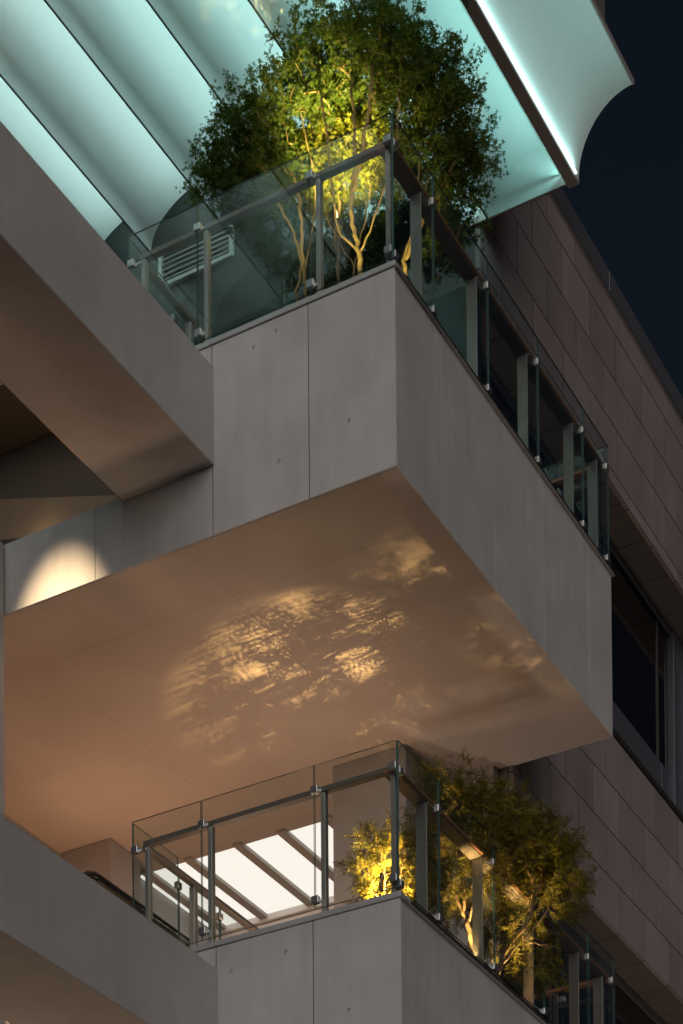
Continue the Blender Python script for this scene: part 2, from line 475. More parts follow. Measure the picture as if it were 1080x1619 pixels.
# ------------------------------------------------------------------ upper rear wall, vent, stair cladding
uw = thing('rear_wall', 'dark glossy wall closing the upper terrace under the canopy', 'wall', (-5, 2.8, -0.1))
MB().box(-8.6, -2.72, 2.75, 3.1, -0.098, 4.24).build('wall', 'rear_panel', uw)
MB().box(-2.95, -2.72, 3.1, 4.1, -0.098, 3.64).build('wall', 'rear_panel', uw)
MB().box(-2.72, XS-0.07, 4.13, 4.30, -0.098, 3.05).build('wall', 'rear_panel', uw)
vt = thing('louvre_vent', 'white louvred vent on the dark wall behind upper glass', 'vent', (-3.75, 2.75, 3.18))
for a, b, c, d in ((-4.22, -3.30, 3.56, 3.60), (-4.22, -3.30, 3.18, 3.22)):
    piece('frame', a, b, 2.70, 2.748, c, d, 'vent_paint', vt, 0.003)
for a in (-4.22, -3.34):
    piece('frame', a, a+0.04, 2.70, 2.748, 3.22, 3.56, 'vent_paint', vt, 0.003)
for k in range(6):
    z = 3.24+k*0.055
    b = MB().hexa([(-4.18, 2.70, z), (-3.34, 2.70, z), (-3.34, 2.745, z+0.03), (-4.18, 2.745, z+0.03),
                   (-4.18, 2.70, z+0.010), (-3.34, 2.70, z+0.010), (-3.34, 2.745, z+0.040), (-4.18, 2.745, z+0.040)])
    b.build('slat', 'vent_paint', vt)
st = thing('stair_flank', 'bronze sloping stair flank in the dark gap at far left', 'stair', (-4.2, 0.8, -1.09))
MB().prism([(-8.0, -1.09), (-2.83, -1.09), (-2.83, -0.60), (-3.4, -0.41), (-8.0, 1.0)], 0.80, 0.86).build('cladding', 'bronze', st)
MB().prism([(-8.0, -1.09), (-2.85, -1.09), (-3.4, -0.80), (-8.0, 0.35)], 0.70, 0.80).build('skirt', 'dark_metal', st)
MB().box(-8.0, -2.9, 0.13, 2.74, 0.56, 0.66).build('shade_slab', 'bronze', st)  # slab added to keep canopy light out of the gap
MB().box(-8.0, -2.9, 0.90, 0.95, -1.05, 0.555).build('gap_sheet', 'dark_bronze', st)  # dark sheet added to give the gap its deep brown shade
MB().tube([(-4.35, 0.70, -0.58), (-4.24, 0.70, -0.575)], 0.012, 8).build('marker_lamp', 'lamp_white', st)
lamp('POINT', 'glow', (-4.29, 0.62, -0.60), 2.2, (1.0, 0.72, 0.45), st, shadow_soft_size=0.03)

# ------------------------------------------------------------------ canopy of curved lit shells
cp = thing('canopy', 'glowing cyan canopy of long curved shells over the upper terrace', 'canopy', (-2.5, 1, 3.65))
CZ = 3.65
TWX = 0.33
XL = [-6.79, -5.98, -5.165, -4.35, -3.49, -2.675, -1.862, -1.05, -0.16]
def arc(x0, wd, ht, n=56, t0=0.0):
    out = []
    for i in range(n+1):
        q = (math.pi/2)*(i/n)
        out.append((x0+wd*(1-math.cos(q)), CZ+ht*math.sin(q)))
    return out
for i in range(len(XL)-1):
    x0, x1 = XL[i], XL[i+1]
    ys = -3.93 if x0 < -2.0 else -2.4
    ye = 2.748 if x0 < -2.7 else 4.12
    wd = x1-x0-0.012
    inner = arc(x0+0.012, wd, 0.53)
    outer = [(x-0.012, z+0.012) for x, z in inner][::-1]
    b = MB().prism(inner+[(inner[-1][0], inner[-1][1]+0.03)]+[(x, z+0.02) for x, z in outer[1:]], ys, ye)
    b.build('shell', 'shell_white', cp)
    # dark lower lip and the upright behind it that hides the light strip of the neighbour bay
    piece('lip', x0-0.006, x0+0.010, ys, ye, CZ-0.012, CZ+0.004, 'shell_edge', cp, 0.003)
    if x1 < -0.2:
        MB().box(x1-0.012, x1-0.002, ys, ye, CZ+0.005, CZ+0.545).build('upright', 'shell_white', cp)
    f = (i-3)/4.0
    f = max(0.0, min(1.0, f))
    colr = (0.62-0.20*f, 1.0, 0.965-0.02*f)
    ln = ye-ys-0.1
    piece('led_strip', x1-0.038, x1-0.018, ys+0.05, ye-0.05, CZ+0.09, CZ+0.10, 'led_cyan', cp, 0.0)
    piece('led_baffle', x1-0.068, x1-0.064, ys, ye, CZ+0.106, CZ+0.1195, 'shell_edge', cp, 0.0)
    o = lamp('AREA', 'strip_light', (x1-0.030, (ys+ye)/2, CZ+0.110), 2.7*ln*(1.0 if i > 0 else 0.8), colr, cp,
             shape='RECTANGLE', size=0.02, size_y=ln)
    o.rotation_euler = (math.pi, rad(-40), 0)
# beam with the open outer wing
MB().box(-0.155, -0.035, -2.4, 4.16, CZ-0.03, CZ+0.62).bevel(0.006).build('beam', 'canopy_beam', cp)
wing = [(-0.034+0.60*(1-math.cos(q)), CZ+0.745*math.sin(q)) for q in [math.pi/2*k/60 for k in range(61)]]
wout = [(x-0.006, z+0.03) for x, z in wing][::-1]
MB().prism(wing+wout, -2.4, 4.14).build('wing_shell', 'shell_white', cp)
piece('wing_edge', 0.556, 0.580, -2.4, 4.145, CZ+0.735, CZ+0.785, 'canopy_beam', cp, 0.004)
piece('led_strip', -0.030, -0.012, -2.3, 4.05, CZ+0.0, CZ+0.012, 'led_cyan', cp, 0.0)
o = lamp('AREA', 'strip_light', (-0.006, 0.87, CZ+0.03), 15.0, (0.50, 1.0, 0.95), cp, shape='RECTANGLE', size=0.02, size_y=6.3)
o.rotation_euler = (math.pi, rad(12), 0)
for x0, x1 in ((-1.05, -0.16), (-1.862, -1.05), (-2.675, -1.862)):
    MB().box(x0+0.003, x1-0.003, 4.105, 4.119, CZ-0.008, CZ+0.53).build('end_plate', 'shell_white', cp)
MB().box(-2.67, -0.16, 4.121, 4.132, CZ-0.01, CZ+0.6).build('end_cover', 'canopy_beam', cp)
MB().box(-7.0, -2.2, -3.95, 2.74, CZ+0.63, CZ+0.8).build('roof_deck', 'core', cp)
MB().box(-2.2, -0.16, -2.42, 4.13, CZ+0.63, CZ+0.8).build('roof_deck', 'core', cp)
MB().box(-7.0, -2.7, -3.97, -3.935, CZ-0.01, CZ+0.8).build('front_fascia', 'canopy_beam', cp)

# upper storey wall standing on the canopy roof
tw = thing('roof_wall', 'plain brown-grey wall strip above the canopy tip at top edge', 'wall', (-1.0, 3.0, 4.46))
for k in range(5):
    piece('wall_panel', -4.0, TWX, 2.6, 4.0, 4.46+k*1.1+0.004, 4.46+(k+1)*1.1-0.004, 'tower_clad', tw, 0.008)

# ------------------------------------------------------------------ glass railings
def clamp(x, y, z, parent, along):
    if along == 'X': return piece('clamp', x-0.034, x+0.034, y-0.018, y+0.03, z-0.032, z+0.032, 'clamp_steel', parent, 0.004)
    else: return piece('clamp', x-0.03, x+0.018, y-0.034, y+0.034, z-0.032, z+0.032, 'clamp_steel', parent, 0.004)

def railing_front(dz, label):
    t = thing('glass_railing', label, 'railing', (-1.4, 0.08, dz), 'glass railings of the terraces')
    js = [-0.03, -0.84, -2.0, -2.75]
    for a, b in zip(js[1:], js):
        pane(a+0.006, b-0.006, 0.022, 0.036, dz+0.055, dz+1.31, t)
    for x in (-0.10, -0.785, -1.945, -2.62):
        piece('post', x-0.022, x+0.022, 0.075, 0.135, dz, dz+1.085, 'steel' , t, 0.003)
    piece('handrail', -2.66, -0.13, 0.07, 0.14, dz+1.09, dz+1.135, 'rail_plate', t, 0.004)
    for x in (-0.84, -2.0):
        for z in (1.10, 0.14):
            c_ = clamp(x, 0.03, dz+z, t, 'X')
            piece('bracket', x, x+0.05, 0.055, 0.075, dz+z-0.012, dz+z+0.012, 'clamp_steel', c_, 0.002)
    for z in (1.10, 0.14):
        clamp(-0.075, 0.03, dz+z, t, 'X')
        c_ = clamp(-2.72, 0.03, dz+z-0.05, t, 'X')
        piece('bracket', -2.72, -2.62, 0.055, 0.075, dz+z-0.062, dz+z-0.038, 'clamp_steel', c_, 0.002)
    return t
def railing_side(dz, label):
    t = thing('glass_railing', label, 'railing', (-0.08, 2.4, dz), 'glass railings of the terraces')
    js = [0.03, 0.80, 1.92, 3.05, 4.16, 4.84]
    for a, b in zip(js, js[1:]):
        pane(-0.036, -0.022, a+0.006, b-0.006, dz+0.055, dz+1.31, t)
    for y in (0.62, 1.74, 2.86, 3.97, 4.60):
        piece('post', -0.16, -0.055, y-0.009, y+0.009, dz, dz+1.05, 'steel', t, 0.003)
    for a, b in zip((0.06, 1.74, 3.97), (1.738, 3.968, 4.72)):
        h = piece('handrail', -0.19, -0.042, a, b, dz+1.068, dz+1.105, 'timber', t, 0.006)
        piece('underplate', -0.178, -0.056, a+0.004, b-0.004, dz+1.056, dz+1.067, 'rail_plate', h, 0.002)
    for y in js[1:-1]:
        for z in (1.085, 0.12):
            c_ = clamp(-0.03, y, dz+z-0.02, t, 'Y')
            piece('bracket', -0.10, -0.05, y-0.16, y-0.0, dz+z-0.03, dz+z-0.01, 'clamp_steel', c_, 0.002)
    for z in (1.085, 0.12):
        clamp(-0.03, 0.075, dz+z-0.02, t, 'Y')
        clamp(-0.03, 4.79, dz+z-0.02, t, 'Y')
    return t
def railing_end(dz, label):
    t = thing('glass_railing', label, 'railing', (-0.6, 4.76, dz), 'glass railings of the terraces')
    pane(-1.12, -0.60, 4.80, 4.814, dz+0.055, dz+1.31, t)
    pane(-0.59, -0.06, 4.80, 4.814, dz+0.055, dz+1.31, t)
    for x in (-1.05, -0.64, -0.12):
        piece('post', x-0.025, x+0.025, 4.72, 4.77, dz, dz+1.05, 'dark_metal', t, 0.003)
    piece('handrail', -1.12, -0.05, 4.725, 4.795, dz+1.06, dz+1.10, 'timber', t, 0.005)
    piece('lower_bar', -1.12, -0.05, 4.735, 4.775, dz+0.88, dz+0.92, 'dark_metal', t, 0.003)
    for z in (1.0, 0.12):
        clamp(-0.595, 4.80, dz+z, t, 'X')
def railing_return(dz, label):
    t = thing('glass_railing', label, 'railing', (-2.7, 1.1, dz), 'glass railings of the terraces')
    for a, b in ((0.05, 0.78), (0.80, 1.5), (1.52, 2.2)):
        pane(-2.757, -2.745, a, b, dz+0.055, dz+1.31 if a < 0.5 else dz+1.16, t)
    for y in (0.95, 2.1):
        piece('post', -2.72, -2.66, y-0.03, y+0.03, dz-0.09, dz+1.085, 'steel', t, 0.003)
    piece('handrail', -2.715, -2.645, 0.145, 2.2, dz+1.09, dz+1.135, 'rail_plate', t, 0.004)
    for y in (0.79, 1.51):
        for z in (1.05, 0.14):
            clamp(-2.75, y, dz+z, t, 'Y')
railing_front(0.0, 'upper front glass railing before the yellow-lit maple stems')
railing_side(0.0, 'upper side glass railing with timber handrail running back to stone wall')
railing_end(0.0, 'short teal-lit glass railing at the far end of upper balcony')
railing_return(0.0, 'upper glass railing along the stair pit beneath the white vent')
railing_front(-H, 'lower front glass railing before the bright ribbed ceiling')
railing_side(-H, 'lower side glass railing with timber handrail before the orange-lit ash tree')
railing_end(-H, 'short dark glass railing at far end of lower balcony')
railing_return(-H, 'lower glass railing running diagonally along the escalator')

# ------------------------------------------------------------------ escalator arriving at the lower terrace
es = thing('escalator', 'escalator with black curved handrail behind the lower left beam', 'escalator', (-3.6, 1.0, ZL-0.1))
for x in (-3.2, -4.25):
    path = []
    for k in range(13):
        q = math.pi*(1.5-k/12.0)
        path.append((x, 0.12+0.30*math.cos(q), ZL+0.66+0.30*math.sin(q)))
    for k in range(1, 12):
        yk = 0.12+k*0.18
        path.append((x, yk, ZL+0.96-0.0*k))
    for k in range(1, 6):
        path.append((x, 2.1+k*0.3, ZL+0.96-0.02*k*k))
    MB().tube(path, 0.036, 12).build('handrail', 'black_rubber', es)
    prof = [(0.12, ZL+0.36), (-0.10, ZL+0.50), (-0.13, ZL+0.75), (0.12, ZL+0.925), (2.1, ZL+0.925), (3.0, ZL+0.75), (3.0, ZL+0.3)]
    MB().prism(prof, x-0.02, x+0.02, axis='X').build('balustrade', 'brass', es)
    MB().box(x-0.07, x+0.07, -0.2, 3.4, ZL-0.10, ZL+0.34).bevel(0.01).build('skirt', 'steel', es)
for k in range(8):
    piece('step', -4.17, -3.28, 0.2+k*0.38, 0.57+k*0.38, ZL-0.16, ZL-0.02, 'dark_metal', es, 0.006)
MB().box(-4.5, -2.85, 0.13, 2.24, ZL-0.5, ZL-0.18).build('truss', 'dark_metal', es)

# ------------------------------------------------------------------ trees
def catmull(P, step=0.06):
    P = [np.array(q, float) for q in P]
    Q = [2*P[0]-P[1]]+P+[2*P[-1]-P[-2]]
    out = []
    for i in range(1, len(Q)-2):
        n_ = max(2, int(np.linalg.norm(Q[i+1]-Q[i])/step))
        for k in range(n_):
            t = k/n_
            out.append(0.5*((2*Q[i])+(-Q[i-1]+Q[i+1])*t+(2*Q[i-1]-5*Q[i]+4*Q[i+1]-Q[i+2])*t*t+(-Q[i-1]+3*Q[i]-3*Q[i+1]+Q[i+2])*t**3))
    out.append(P[-1])
    return out

def leaf_maple():
    v, f = [], []
    for ang, L in ((0, 1.0), (52, 0.86), (-52, 0.86), (105, 0.52), (-105, 0.52)):
        a = math.radians(ang); d = np.array([math.cos(a), math.sin(a)]); nn = np.array([-d[1], d[0]])
        b = len(v)
        tip = -0.10*L
        v += [(0, 0, 0), (*(d*L*0.42+nn*L*0.16), 0.03), (*(d*L), tip), (*(d*L*0.42-nn*L*0.16), 0.03)]
        f.append((b, b+1, b+2, b+3))
    v = np.array(v, float)
    return v, np.array(f)
def leaf_ash():
    v, f = [], []
    def lf(o, ang, L):
        a = math.radians(ang); d = np.array([math.cos(a), math.sin(a)]); nn = np.array([-d[1], d[0]])
        o = np.array(o); b = len(v)
        v.extend([(*o, 0), (*(o+d*L*0.45+nn*L*0.2), 0.02), (*(o+d*L), -0.04), (*(o+d*L*0.45-nn*L*0.2), 0.02)])
        f.append((b, b+1, b+2, b+3))
    for k in range(4):
        x = 0.22+k*0.2
        lf((x, 0), 58, 0.30); lf((x, 0), -58, 0.30)
    lf((0.95, 0), 0, 0.32)
    v.extend([(0, 0.008, 0), (0, -0.008, 0), (0.95, -0.004, 0), (0.95, 0.004, 0)])
    b = len(v)-4
    f.append((b, b+1, b+2, b+3))
    return np.array(v, float), np.array(f)

def raw_mesh(name, V, F):
    me = bpy.data.meshes.new(name)
    k = F.shape[1]
    me.vertices.add(len(V)); me.vertices.foreach_set('co', np.ascontiguousarray(V, dtype=np.float32).ravel())
    me.loops.add(F.size); me.loops.foreach_set('vertex_index', np.ascontiguousarray(F, dtype=np.int32).ravel())
    me.polygons.add(len(F))
    me.polygons.foreach_set('loop_start', np.arange(0, F.size, k, dtype=np.int32))
    me.polygons.foreach_set('loop_total', np.full(len(F), k, dtype=np.int32))
    me.update(calc_edges=True); me.validate()
    return me

def tree(name, label, base, limbs, blobs, ntw, leaf, lsize, nleaf, base_r, bark, lmat, seed, cat='tree', group=None, droop=0.5):
    rng = np.random.default_rng(seed)
    t = thing(name, label, cat, base, group)
    pos, par = [np.array(base, float)], [-1]
    for L in limbs:
        pts = catmull([np.array(q, float) for q in L])
        if len(pos) == 1 or True:
            d = [np.linalg.norm(p-pts[0]) for p in pos]
            prev = int(np.argmin(d))
        for p in pts[1:]:
            pos.append(p+rng.normal(0, 0.006, 3)); par.append(prev); prev = len(pos)-1
    first = len(pos)
    # twig targets inside the crown lobes
    vol = np.array([b[1][0]*b[1][1]*b[1][2] for b in blobs])**0.75
    pick = rng.choice(len(blobs), ntw, p=vol/vol.sum())
    dirs = rng.normal(size=(ntw, 3)); dirs /= np.linalg.norm(dirs, axis=1)[:, None]
    rr = rng.random(ntw)**0.42
    rr = np.where(rng.random(ntw) < 0.10, rng.uniform(1.0, 1.32, ntw), rr)
    C = np.array([b[0] for b in blobs])[pick]; Rr = np.array([b[1] for b in blobs])[pick]
    T = C+dirs*Rr*rr[:, None]
    trunk_top = np.mean([L[-1] for L in limbs], axis=0)
    order = np.argsort(np.linalg.norm(T-trunk_top, axis=1))
    tips = []
    P = np.array(pos)
    cap = len(pos)+ntw*8
    buf = np.zeros((cap, 3)); buf[:len(P)] = P
    cnt = len(P)
    skip = 4
    for ti in order:
        q = T[ti]
        d = np.linalg.norm(buf[skip:cnt]-q, axis=1)+np.maximum(0, buf[skip:cnt, 2]-q[2])*1.2
        j = skip+int(np.argmin(d))
        s = buf[j].copy(); ln = np.linalg.norm(q-s)
        if ln < 0.03: continue
        n_ = int(min(7, max(2, ln/0.06)))
        prev = j
        bow = rng.normal(0, 0.10*ln, 3)+np.array([0, 0, 0.10*ln])
        ch = []
        for k in range(1, n_+1):
            u = k/n_
            p = s+(q-s)*u+bow*math.sin(math.pi*u)+rng.normal(0, 0.004, 3)
            buf[cnt] = p; par.append(prev); prev = cnt; ch.append(cnt); cnt += 1
        tips.append(ch)
    pos = buf[:cnt]
    par = np.array(par)
    area = np.full(cnt, 0.0)
    has = np.zeros(cnt, bool); has[par[1:]] = True
    area[~has] = 1.0
    for i in range(cnt-1, 0, -1):
        area[par[i]] += area[i]
    r = area**0.44
    r = 0.0016+(base_r-0.0016)*(r-1)/(r[0]-1)
    # wood
    K = 6
    ii = np.arange(1, cnt)
    a, b = pos[par[ii]], pos[ii]
    d = b-a; ln = np.linalg.norm(d, axis=1)[:, None]; d = d/np.maximum(ln, 1e-6)
    ref = np.where(np.abs(d[:, 2:3]) < 0.9, np.array([[0, 0, 1.0]]), np.array([[1.0, 0, 0]]))
    e1 = np.cross(d, ref); e1 /= np.linalg.norm(e1, axis=1)[:, None]; e2 = np.cross(d, e1)
    ra = np.minimum(r[par[ii]], r[ii]*1.5); rb = r[ii]
    ang = np.linspace(0, 2*np.pi, K, endpoint=False)
    ca, sa = np.cos(ang), np.sin(ang)
    off = e1[:, None, :]*ca[None, :, None]+e2[:, None, :]*sa[None, :, None]
    VA = a[:, None, :]-d[:, None, :]*(ra*0.3)[:, None, None]+off*ra[:, None, None]
    VB = b[:, None, :]+d[:, None, :]*(rb*0.3)[:, None, None]+off*rb[:, None, None]
    V = np.concatenate([VA, VB], axis=1).reshape(-1, 3)
    m_ = len(ii)
    st_ = (np.arange(m_)*2*K)[:, None]
    j = np.arange(K)
    F = np.stack([j, (j+1) % K, (j+1) % K+K, j+K], axis=1)[None]+st_[:, :, None]
    F = F.reshape(-1, 4)
    org = np.array(base)
    me = raw_mesh('trunk', V-org, F)
    me.polygons.foreach_set('use_smooth', np.ones(len(F), bool))
    me.materials.append(MATS[bark])
    link('trunk', me, t, base)
    # leaves on the outer nodes of each twig
    lv, lf = leaf
    cands = np.array([c for ch in tips for c in ch[max(0, len(ch)-3):]])
    sel = rng.choice(cands, nleaf)
    lp = pos[sel]+rng.normal(0, 0.028, (nleaf, 3))
    outd = lp-trunk_top-np.array([0, 0, -0.3]); outd /= np.linalg.norm(outd, axis=1)[:, None]
    X = outd*0.6+rng.normal(0, 0.6, (nleaf, 3)); X[:, 2] -= droop
    X /= np.linalg.norm(X, axis=1)[:, None]
    N = rng.normal(0, 0.55, (nleaf, 3))+np.array([0, 0, 1.0])
    N -= X*(N*X).sum(1)[:, None]; N /= np.linalg.norm(N, axis=1)[:, None]
    Yv = np.cross(N, X)
    sz = lsize*rng.uniform(0.6, 1.2, nleaf)
    V = lp[:, None, :]+sz[:, None, None]*(lv[None, :, 0:1]*X[:, None, :]+lv[None, :, 1:2]*Yv[:, None, :]+lv[None, :, 2:3]*N[:, None, :])
    V = V.reshape(-1, 3)
    F = (lf[None]+(np.arange(nleaf)*len(lv))[:, None, None]).reshape(-1, 4)
    me = raw_mesh('crown', V-org, F)
    me.materials.append(MATS[lmat])
    link('crown', me, t, base)
    return t

MA, AS = leaf_maple(), leaf_ash()
GU = 'maples on the upper terrace'
tree('maple_tree', 'middle maple with forked yellow-lit stem behind upper front railing', (-0.72, 0.72, -0.1),
     [[(-0.72, 0.72, -0.1), (-0.75, 0.75, 0.45), (-0.76, 0.80, 0.90)],
      [(-0.76, 0.80, 0.90), (-0.98, 0.80, 1.20), (-1.05, 0.82, 1.60), (-1.15, 0.9, 2.2), (-1.3, 1.0, 2.9)],
      [(-0.77, 0.80, 0.95), (-0.84, 0.80, 1.20), (-0.86, 0.82, 1.52), (-0.84, 0.86, 1.9), (-0.95, 1.0, 2.8)],
      [(-0.76, 0.80, 0.90), (-0.64, 0.80, 1.14), (-0.53, 0.82, 1.42), (-0.42, 0.86, 1.8), (-0.45, 1.0, 2.6)],
      [(-0.85, 0.82, 1.52), (-0.75, 0.83, 1.85), (-0.70, 0.9, 2.4), (-0.72, 1.0, 2.9)]],
     [((-1.25, 1.05, 3.15), (0.50, 0.48, 0.36)), ((-0.85, 1.05, 3.10), (0.50, 0.48, 0.38)), ((-0.55, 1.05, 2.85), (0.42, 0.45, 0.40)),
      ((-1.45, 1.1, 2.95), (0.34, 0.36, 0.34)), ((-0.48, 1.1, 2.55), (0.30, 0.32, 0.32)), ((-1.0, 1.2, 2.85), (0.5, 0.36, 0.2))],
     720, MA, 0.034, 17500, 0.024, 'bark', 'maple_leaf', 11, group=GU)
tree('maple_tree', 'left maple with thin crowded stems behind the upper glass joint', (-1.35, 1.15, -0.1),
     [[(-1.35, 1.15, -0.1), (-1.32, 1.0, 0.4), (-1.12, 0.95, 0.75), (-1.05, 0.95, 1.0), (-1.12, 0.96, 1.27), (-1.12, 1.0, 1.6), (-1.5, 1.1, 2.4)],
      [(-1.35, 1.15, -0.1), (-1.5, 1.2, 0.6), (-1.58, 1.2, 1.3), (-1.62, 1.2, 2.0), (-1.8, 1.15, 2.6)],
      [(-1.5, 1.2, 0.6), (-1.66, 1.2, 1.1), (-1.62, 1.2, 1.5), (-1.9, 1.15, 2.2), (-2.2, 1.15, 2.5)],
      [(-1.58, 1.2, 1.3), (-1.48, 1.2, 1.7), (-1.45, 1.2, 2.1), (-1.55, 1.15, 2.7)],
      [(-1.12, 0.96, 1.27), (-1.02, 0.96, 1.5), (-1.06, 1.0, 2.0), (-1.3, 1.05, 2.5)]],
     [((-2.20, 1.15, 2.80), (0.36, 0.42, 0.36)), ((-2.40, 1.15, 2.50), (0.34, 0.40, 0.32)), ((-2.0, 1.15, 2.65), (0.42, 0.42, 0.38)), ((-1.75, 1.15, 2.95), (0.38, 0.42, 0.34)),
      ((-2.15, 1.15, 2.25), (0.42, 0.36, 0.28)), ((-1.85, 1.10, 2.30), (0.30, 0.30, 0.32))],
     700, MA, 0.034, 17000, 0.020, 'bark', 'maple_leaf', 23, group=GU)
tree('maple_tree', 'right maple leaning over the timber handrail below the canopy tip', (-0.50, 1.25, -0.1),
     [[(-0.50, 1.25, -0.1), (-0.55, 1.2, 0.5), (-0.52, 1.2, 1.0), (-0.45, 1.2, 1.24), (-0.39, 1.25, 1.5), (-0.30, 1.4, 2.0)],
      [(-0.52, 1.2, 1.0), (-0.42, 1.22, 1.22), (-0.30, 1.3, 1.5), (-0.15, 1.5, 2.0)],
      [(-0.39, 1.25, 1.5), (-0.45, 1.35, 1.9), (-0.45, 1.5, 2.5), (-0.45, 1.6, 3.0)],
      [(-0.55, 1.2, 0.5), (-0.35, 1.35, 0.8), (-0.2, 1.5, 1.1), (-0.15, 1.6, 1.5)]],
     [((-0.45, 1.55, 3.00), (0.38, 0.45, 0.34)), ((-0.22, 1.60, 2.65), (0.34, 0.45, 0.36)), ((-0.06, 1.60, 2.20), (0.28, 0.42, 0.36)), ((-0.42, 1.55, 2.45), (0.42, 0.42, 0.36)),
      ((-0.14, 1.60, 1.80), (0.26, 0.36, 0.30)), ((-0.35, 1.50, 2.05), (0.34, 0.36, 0.30)), ((-0.30, 1.7, 1.45), (0.22, 0.30, 0.22))],
     660, MA, 0.034, 16000, 0.022, 'bark', 'maple_leaf', 37, group=GU)
tree('maple_tree', 'maple with leaf colour brightened for lamp glow, filling the middle of the crowns', (-1.25, 1.5, -0.1),
     [[(-1.25, 1.5, -0.1), (-1.28, 1.5, 0.7), (-1.2, 1.5, 1.4), (-1.05, 1.5, 2.0), (-1.0, 1.5, 2.6)],
      [(-1.28, 1.5, 0.7), (-1.38, 1.5, 1.4), (-1.36, 1.5, 2.0), (-1.4, 1.5, 2.8)],
      [(-1.2, 1.5, 1.4), (-1.45, 1.5, 1.9), (-1.65, 1.5, 2.5)]],
     [((-1.36, 1.5, 2.72), (0.36, 0.26, 0.34)), ((-1.68, 1.5, 2.62), (0.30, 0.26, 0.30)), ((-1.06, 1.5, 2.58), (0.34, 0.26, 0.34)), ((-1.32, 1.55, 2.34), (0.34, 0.24, 0.26)),
      ((-0.86, 1.5, 2.36), (0.26, 0.24, 0.26)), ((-1.2, 1.5, 3.0), (0.34, 0.26, 0.22)), ((-1.62, 1.5, 2.28), (0.24, 0.22, 0.22))],
     620, MA, 0.036, 15000, 0.016, 'bark', 'maple_leaf_lit', 83, group=GU)
tree('maple_tree', 'dark rear maple low behind the lit stems and glass', (-1.55, 2.15, -0.1),
     [[(-1.55, 2.15, -0.1), (-1.6, 2.15, 0.7), (-1.7, 2.15, 1.4), (-1.8, 2.15, 2.0)],
      [(-1.6, 2.15, 0.7), (-1.35, 2.15, 1.3), (-1.2, 2.2, 2.0), (-1.0, 2.3, 2.3)],
      [(-1.6, 2.15, 0.7), (-1.9, 2.1, 1.4), (-2.2, 2.0, 2.0)]],
     [((-1.85, 2.15, 2.3), (0.42, 0.28, 0.38)), ((-1.4, 2.15, 2.3), (0.42, 0.28, 0.4)), ((-1.2, 2.2, 2.1), (0.36, 0.28, 0.36)), ((-1.75, 2.15, 1.95), (0.44, 0.28, 0.32)),
      ((-2.25, 2.05, 2.35), (0.32, 0.26, 0.30)), ((-0.95, 2.3, 2.3), (0.34, 0.28, 0.42)), ((-0.76, 2.3, 2.0), (0.26, 0.28, 0.3))],
     520, MA, 0.040, 13000, 0.024, 'bark', 'maple_leaf', 97, group=GU)
GL = 'ash trees on the lower terrace'
tree('ash_tree', 'low bright yellow ash shrub at the lower balcony corner', (-0.72, 1.15, ZL-0.1),
     [[(-0.72, 1.15, ZL-0.1), (-0.74, 1.15, -5.1), (-0.85, 1.18, -4.75), (-0.95, 1.2, -4.4)],
      [(-0.72, 1.15, ZL-0.1), (-0.68, 1.15, -5.0), (-0.60, 1.18, -4.6), (-0.55, 1.2, -4.2)],
      [(-0.74, 1.15, -5.1), (-0.78, 1.2, -4.7), (-0.78, 1.2, -4.3)]],
     [((-1.02, 1.2, -4.50), (0.22, 0.28, 0.30)), ((-0.82, 1.2, -4.40), (0.24, 0.30, 0.30)), ((-0.58, 1.2, -4.40), (0.26, 0.30, 0.36)), ((-0.45, 1.25, -4.55), (0.24, 0.30, 0.36)),
      ((-0.70, 1.2, -4.85), (0.40, 0.30, 0.24)), ((-0.42, 1.3, -4.25), (0.20, 0.26, 0.26)), ((-0.38, 1.45, -4.75), (0.26, 0.26, 0.30))],
     170, AS, 0.10, 1900, 0.020, 'bark_dark', 'ash_leaf', 41, group=GL)
tree('ash_tree', 'tall ash tree with orange-lit forked trunk behind lower side railing', (-0.22, 1.9, ZL-0.1),
     [[(-0.22, 1.9, ZL-0.1), (-0.22, 1.9, -5.2), (-0.27, 1.9, -4.92), (-0.32, 1.9, -4.72)],
      [(-0.32, 1.9, -4.72), (-0.45, 1.88, -4.45), (-0.55, 1.88, -4.0), (-0.55, 1.9, -3.6)],
      [(-0.28, 1.9, -4.85), (-0.21, 1.9, -4.62), (-0.15, 1.92, -4.35), (-0.10, 1.95, -3.9)],
      [(-0.32, 1.9, -4.72), (-0.34, 1.9, -4.3), (-0.36, 1.9, -3.7)]],
     [((-0.56, 1.9, -3.58), (0.28, 0.42, 0.28)), ((-0.32, 1.9, -3.66), (0.30, 0.42, 0.28)), ((-0.58, 1.88, -3.95), (0.28, 0.38, 0.32)), ((-0.12, 1.95, -3.92), (0.30, 0.42, 0.30)),
      ((-0.38, 1.92, -4.12), (0.34, 0.38, 0.26)), ((0.02, 2.0, -3.82), (0.24, 0.40, 0.26)), ((-0.25, 2.05, -4.38), (0.34, 0.30, 0.20)), ((-0.50, 1.8, -4.45), (0.30, 0.26, 0.32)), ((-0.30, 2.3, -4.65), (0.34, 0.30, 0.34))],
     620, AS, 0.10, 4200, 0.024, 'bark_dark', 'ash_leaf', 53, group=GL)
